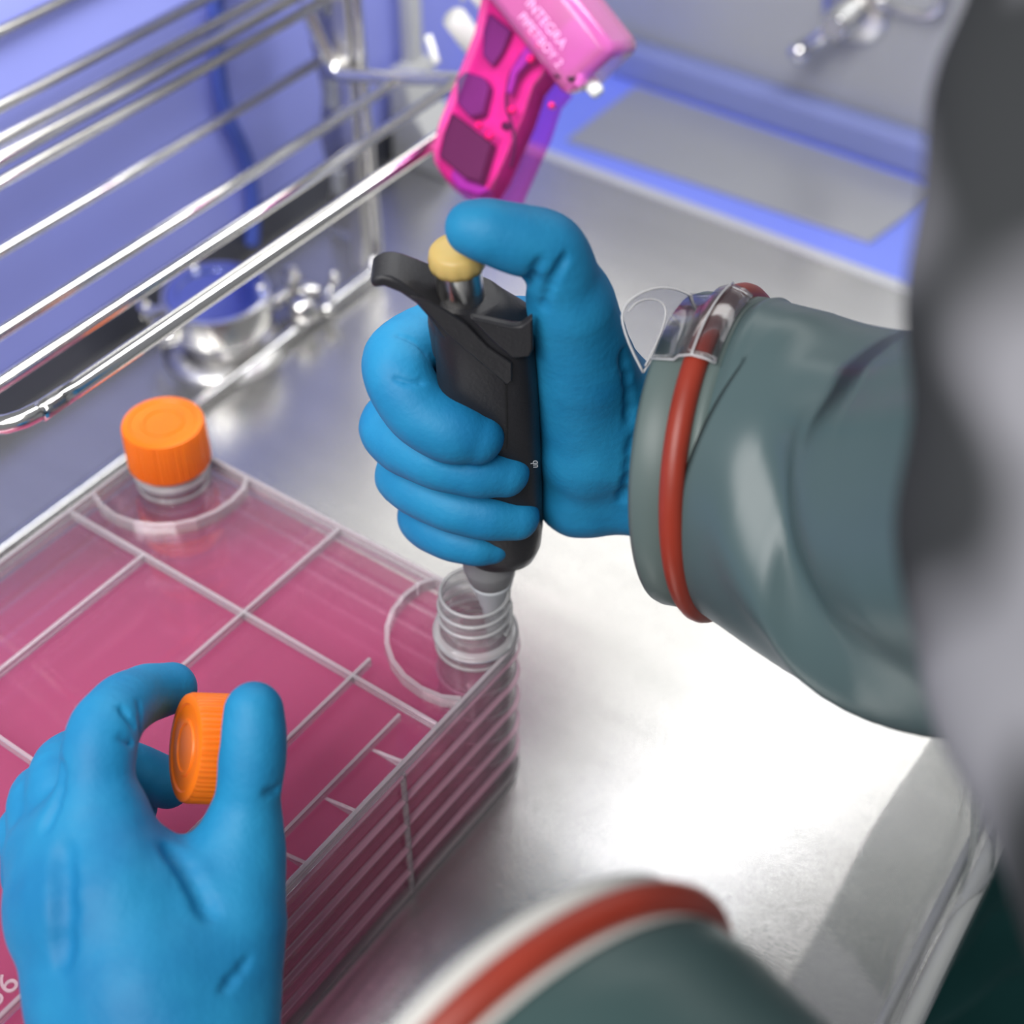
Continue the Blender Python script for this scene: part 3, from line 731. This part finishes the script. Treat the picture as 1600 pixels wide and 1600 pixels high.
# clear fan-shaped tag and strap on the cuff
def onc(th, s, rr=1.02): return c1+A1*s+(_e1*math.cos(th)+_e2*math.sin(th))*.0605*rr
fan = [(1005,582),(986,545),(974,512),(971,490),(980,472),(1000,458),(1026,449),(1052,450),(1076,459),(1092,470),(1084,490),(1060,510),(1035,540),(1018,562)]
FP = [atd(x, y, .568+.00012*(x-1000)) for x, y in fan]
tg = obj('clear_tag', *prism(FP, cdir(0,0,1)*.0006), M_tag, sl1, smooth=False); tag(tg, 'clear plastic fan-shaped tag')
obj('tag_edge', *tube(smoothpath(FP+[FP[0]], 1), .0005, 6), M_wire, tg)
inn = [(1008,572),(1022,545),(1038,505),(1041,484),(1034,471),(1014,466),(994,472),(982,486)]
obj('tag_groove', *tube(smoothpath([atd(x, y, .5672+.00012*(x-1000)) for x, y in inn], 2), .0004, 6), M_wire, tg)
# strap patch wrapping over band and ring
ths = np.linspace(NEAR*2.02, NEAR*2.72, 14); V = []; Fc = []
prof = [(-.0005,1.01),(.008,1.022),(.0105,1.07),(.0155,1.095),(.0205,1.07),(.0235,1.03)]
for t_ in ths:
    for s, rr in prof: V.append(onc(t_, s, rr))
for i in range(len(ths)-1):
    for j in range(len(prof)-1):
        a = i*len(prof)+j; Fc.append((a, a+1, a+len(prof)+1, a+len(prof)))
o = obj('clear_strap', V, Fc, M_tag, sl1); tag(o, 'clear plastic strap over the red ring')
sd = o.modifiers.new('t', 'SOLIDIFY'); sd.thickness = .0005
obj('strap_edge', *tube([onc(ths[0], s, rr+.004) for s, rr in prof], .0004, 6), M_wire, o)
obj('strap_fold', *tube([onc(t_, .0155, 1.10) for t_ in ths], .0004, 6), M_wire, o)

def folds2(th, s): return 1+.02*math.exp(-((s-.012)/.008)**2)+.03*math.sin(th*2+s*40)*min(1, s/.04)
dn2 = cdir(-.64, .77, 0); A2 = cdir(.77*.80, .64*.80, -.60)
c2 = atd(800, 1668, .400)
path2 = [c2+A2*.05, c2+A2*.08+cdir(.5,.6,-.3)*.02, c2+A2*.12+cdir(.4,.8,-.2)*.04]
sleeve_thing(c2, A2, dn2, path2, .0625, folds2, 'blurred dark sleeve cuff with a red ring at the bottom edge, nearest the camera', M_pale, M_sleeve2, c2, ro=.0095)

# out-of-focus grey cloth sleeve at the right edge
P = smoothpath([atd(1770,-260,.34), atd(1745,0,.335), atd(1690,300,.33), atd(1665,600,.33), atd(1690,850,.325), atd(1760,1130,.32), atd(1850,1420,.32), atd(1930,1700,.33)], 3)
rs = np.interp(np.linspace(0,1,len(P)), [0,.15,.3,.45,.58,.72,.86,1], [.031,.030,.033,.035,.038,.033,.032,.033]); n = 64; rings = []
dvec = R[2]
for i, p in enumerate(P):
    tgt = nrm(P[min(i+1, len(P)-1)]-P[max(i-1, 0)]); a1 = nrm(np.cross(tgt, dvec)); a2 = np.cross(tgt, a1)
    rings.append([p+(a1*math.cos(t_)+a2*math.sin(t_))*(rs[i]*(1+.05*math.sin(3*t_+i*.25)+.03*math.sin(i*.7+t_))) for t_ in np.linspace(0, 2*math.pi, n, endpoint=False)])
tag(obj('cloth_sleeve', *loft(rings), M_greycloth), 'out-of-focus grey patchy cloth sleeve filling the right edge', 'sleeve')

# clear front film, creased near its lower right end
def film(a, b):
    v = -.25+a*.80; z = .006+b*.20; x = rail(v)-.003
    cr = .004*math.sin(v*60+z*30)*math.exp(-((v-.45)/.12)**2)+.006*math.sin(z*55-v*80)*math.exp(-((v-.48)/.06)**2)
    return np.array([x+cr-.02*b, v, z])
V = []; Fc = []; nx, ny = 110, 40
for i in range(nx+1):
    for j in range(ny+1): V.append(film(i/nx, j/ny))
for i in range(nx):
    for j in range(ny): a = i*(ny+1)+j; Fc.append((a, a+1, a+ny+2, a+ny+1))
o = obj('window_1', V, Fc, M_film); tag(o, 'clear creased plastic film window rising from the white edge rail', kind='structure')
sd = o.modifiers.new('t', 'SOLIDIFY'); sd.thickness = .0005

# ================================================================== MAGENTA PIPETTE CONTROLLER
zc = np.array([0,0,1.])
def cc(v): return R.T @ np.array(v, float)
ctl = thing('pipette_controller', 'translucent magenta pipette controller hanging at the rack end above the right glove', 'pipettor', atd(735,300,.80))
nf = nrm([-.34, -.05, -.94]); d0 = atd(770,200,.80); nW = cc(nf)
def onp(px, py, off=0.):
    r = ray(px, py); q_ = d0-nW*off; return CAM+r*(np.dot(q_-CAM, nW)/np.dot(r, nW))
hand = [(768,-60),(748,50),(722,118),(690,195),(677,235),(679,262),(700,290),(722,307),(752,314),(776,314),(790,280),(830,190),(846,140),(862,122),(872,80),(872,30),(860,-60)]
HP = [onp(*p) for p in hand]
o = obj('handle_shell', *prism([p-nW*.019 for p in HP], nW*.038), M_mag, ctl, bevel=.006, seg=3, autos=40)
def inner(name, pts, m_, off, th):
    obj(name, *prism([onp(x, y, off) for x, y in pts], nW*th), m_, ctl, smooth=False, bevel=.0012)
inner('chassis', [(772,-40),(752,60),(728,122),(698,198),(686,238),(690,262),(708,286),(728,300),(772,306),(787,282),(827,192),(843,142),(859,122),(862,76),(862,30),(852,-40)], M_pinkcore, .0245, .021)
inner('battery', [(713,180),(775,228),(768,252),(757,290),(733,283),(693,250),(700,215)], M_dark, .012, .014)
inner('motor', [(722,130),(735,118),(765,128),(772,142),(762,185),(742,190),(722,168)], M_mauve, .014, .016)
inner('circuit_board', [(765,20),(800,48),(786,82),(770,105),(755,88),(756,50)], M_mauve, .010, .004)
inner('pump', [(790,-40),(822,-10),(830,20),(820,45),(795,30),(780,0)], M_dark, .010, .016)
inner('frame_arm', [(850,20),(862,60),(835,90),(810,118),(800,150),(793,146),(802,108),(826,70)], M_purple, .007, .006)
inner('lower_block', [(715,262),(735,285),(752,290),(770,300),(752,308),(722,298),(708,280)], M_purple, .016, .010)
for x, y, r in ((833,50,.0022),(843,70,.0022),(829,92,.0020),(800,172,.0020),(790,200,.0015),(748,196,.0018),(862,165,.0016),(765,212,.0022)):
    obj('component', *capped([(r,-.002),(r,.001),(r*.6,.002)], n=12, c=onp(x, y, .004), ax=nW), M_hot, ctl)
for x, y in ((873,116),(893,121),(790,197)):
    obj('screw', *capped([(.0022,-.002),(.0022,.001)], n=12, c=onp(x, y, .002), ax=nW), M_dark, ctl)
obj('cable', *tube(smoothpath([onp(815,85,.006), onp(795,120,.006), onp(790,160,.006), onp(798,190,.005), onp(806,225,.006), onp(798,262,.006)], 2), .0010, 8), M_dark, ctl)
# head
p2_ = np.array([.79,-.62,0]); a_ = np.array([-.62,-.79,0]); zz_ = np.array([0,0,1.])
n1, n2 = -.5*p2_-.87*zz_, .87*p2_-.5*zz_
d1, d2 = -.87*p2_+.5*zz_, .5*p2_+.87*zz_
Ec = atd(962, 80, .775)
aW, d1W, d2W, n1W = cc(a_), cc(d1), cc(d2), cc(n1)
hx, hy, hz = .11, .036, .044
hc = Ec+aW*hx/2+d1W*hy/2+d2W*hz/2
o = obj('head_shell', *box(hc, (hx, hy, hz), np.array([aW, d1W, d2W])), M_maghead, ctl, bevel=.006, seg=3, autos=40)
obj('head_core', *box(hc+d1W*.006-aW*.012+d2W*.004, (.06,.016,.016), np.array([aW, d1W, d2W])), M_dark, ctl, smooth=False, bevel=.002)
obj('head_core', *box(hc-aW*.035+d1W*.004, (.020,.022,.02), np.array([aW, d1W, d2W])), M_purple, ctl, smooth=False, bevel=.002)
obj('nozzle', *capped([(.004,0),(.004,.006),(.003,.008)], n=20, c=Ec+d1W*.024+d2W*.012, ax=-aW), M_white, ctl)
text('lettering', 'INTEGRA', .0072, Ec+aW*.034+d1W*.019+n1W*.0003, -aW, -d1W, M_ink, o, .0001)
text('lettering', 'PIPETBOY 2', .0064, Ec+aW*.030+d1W*.0265+n1W*.0003, -aW, -d1W, M_ink, o, .0001)

# pale holder arms behind the controller, on an upright at the rack end
hold = thing('tool_holder', 'pale plastic holder with stub arms behind the magenta controller', 'holder', (-.52, .80, 0))
hb = atd(720, 40, .93)
obj('upright', *tube([atd(745,-60,.95), atd(722,-10,.95), atd(712,-60,.95)], .006, 10), M_pale, hold)
obj('arm', *tube([atd(710,28,.90), atd(752,84,.93), atd(800,150,.96)], .0072, 14), M_pale, hold)
obj('arm', *tube([atd(742,-20,.90), atd(790,40,.93)], .0060, 14), M_pale, hold)
obj('peg', *tube([atd(669,56,.90), atd(683,99,.90)], .0024, 12), M_white, hold)
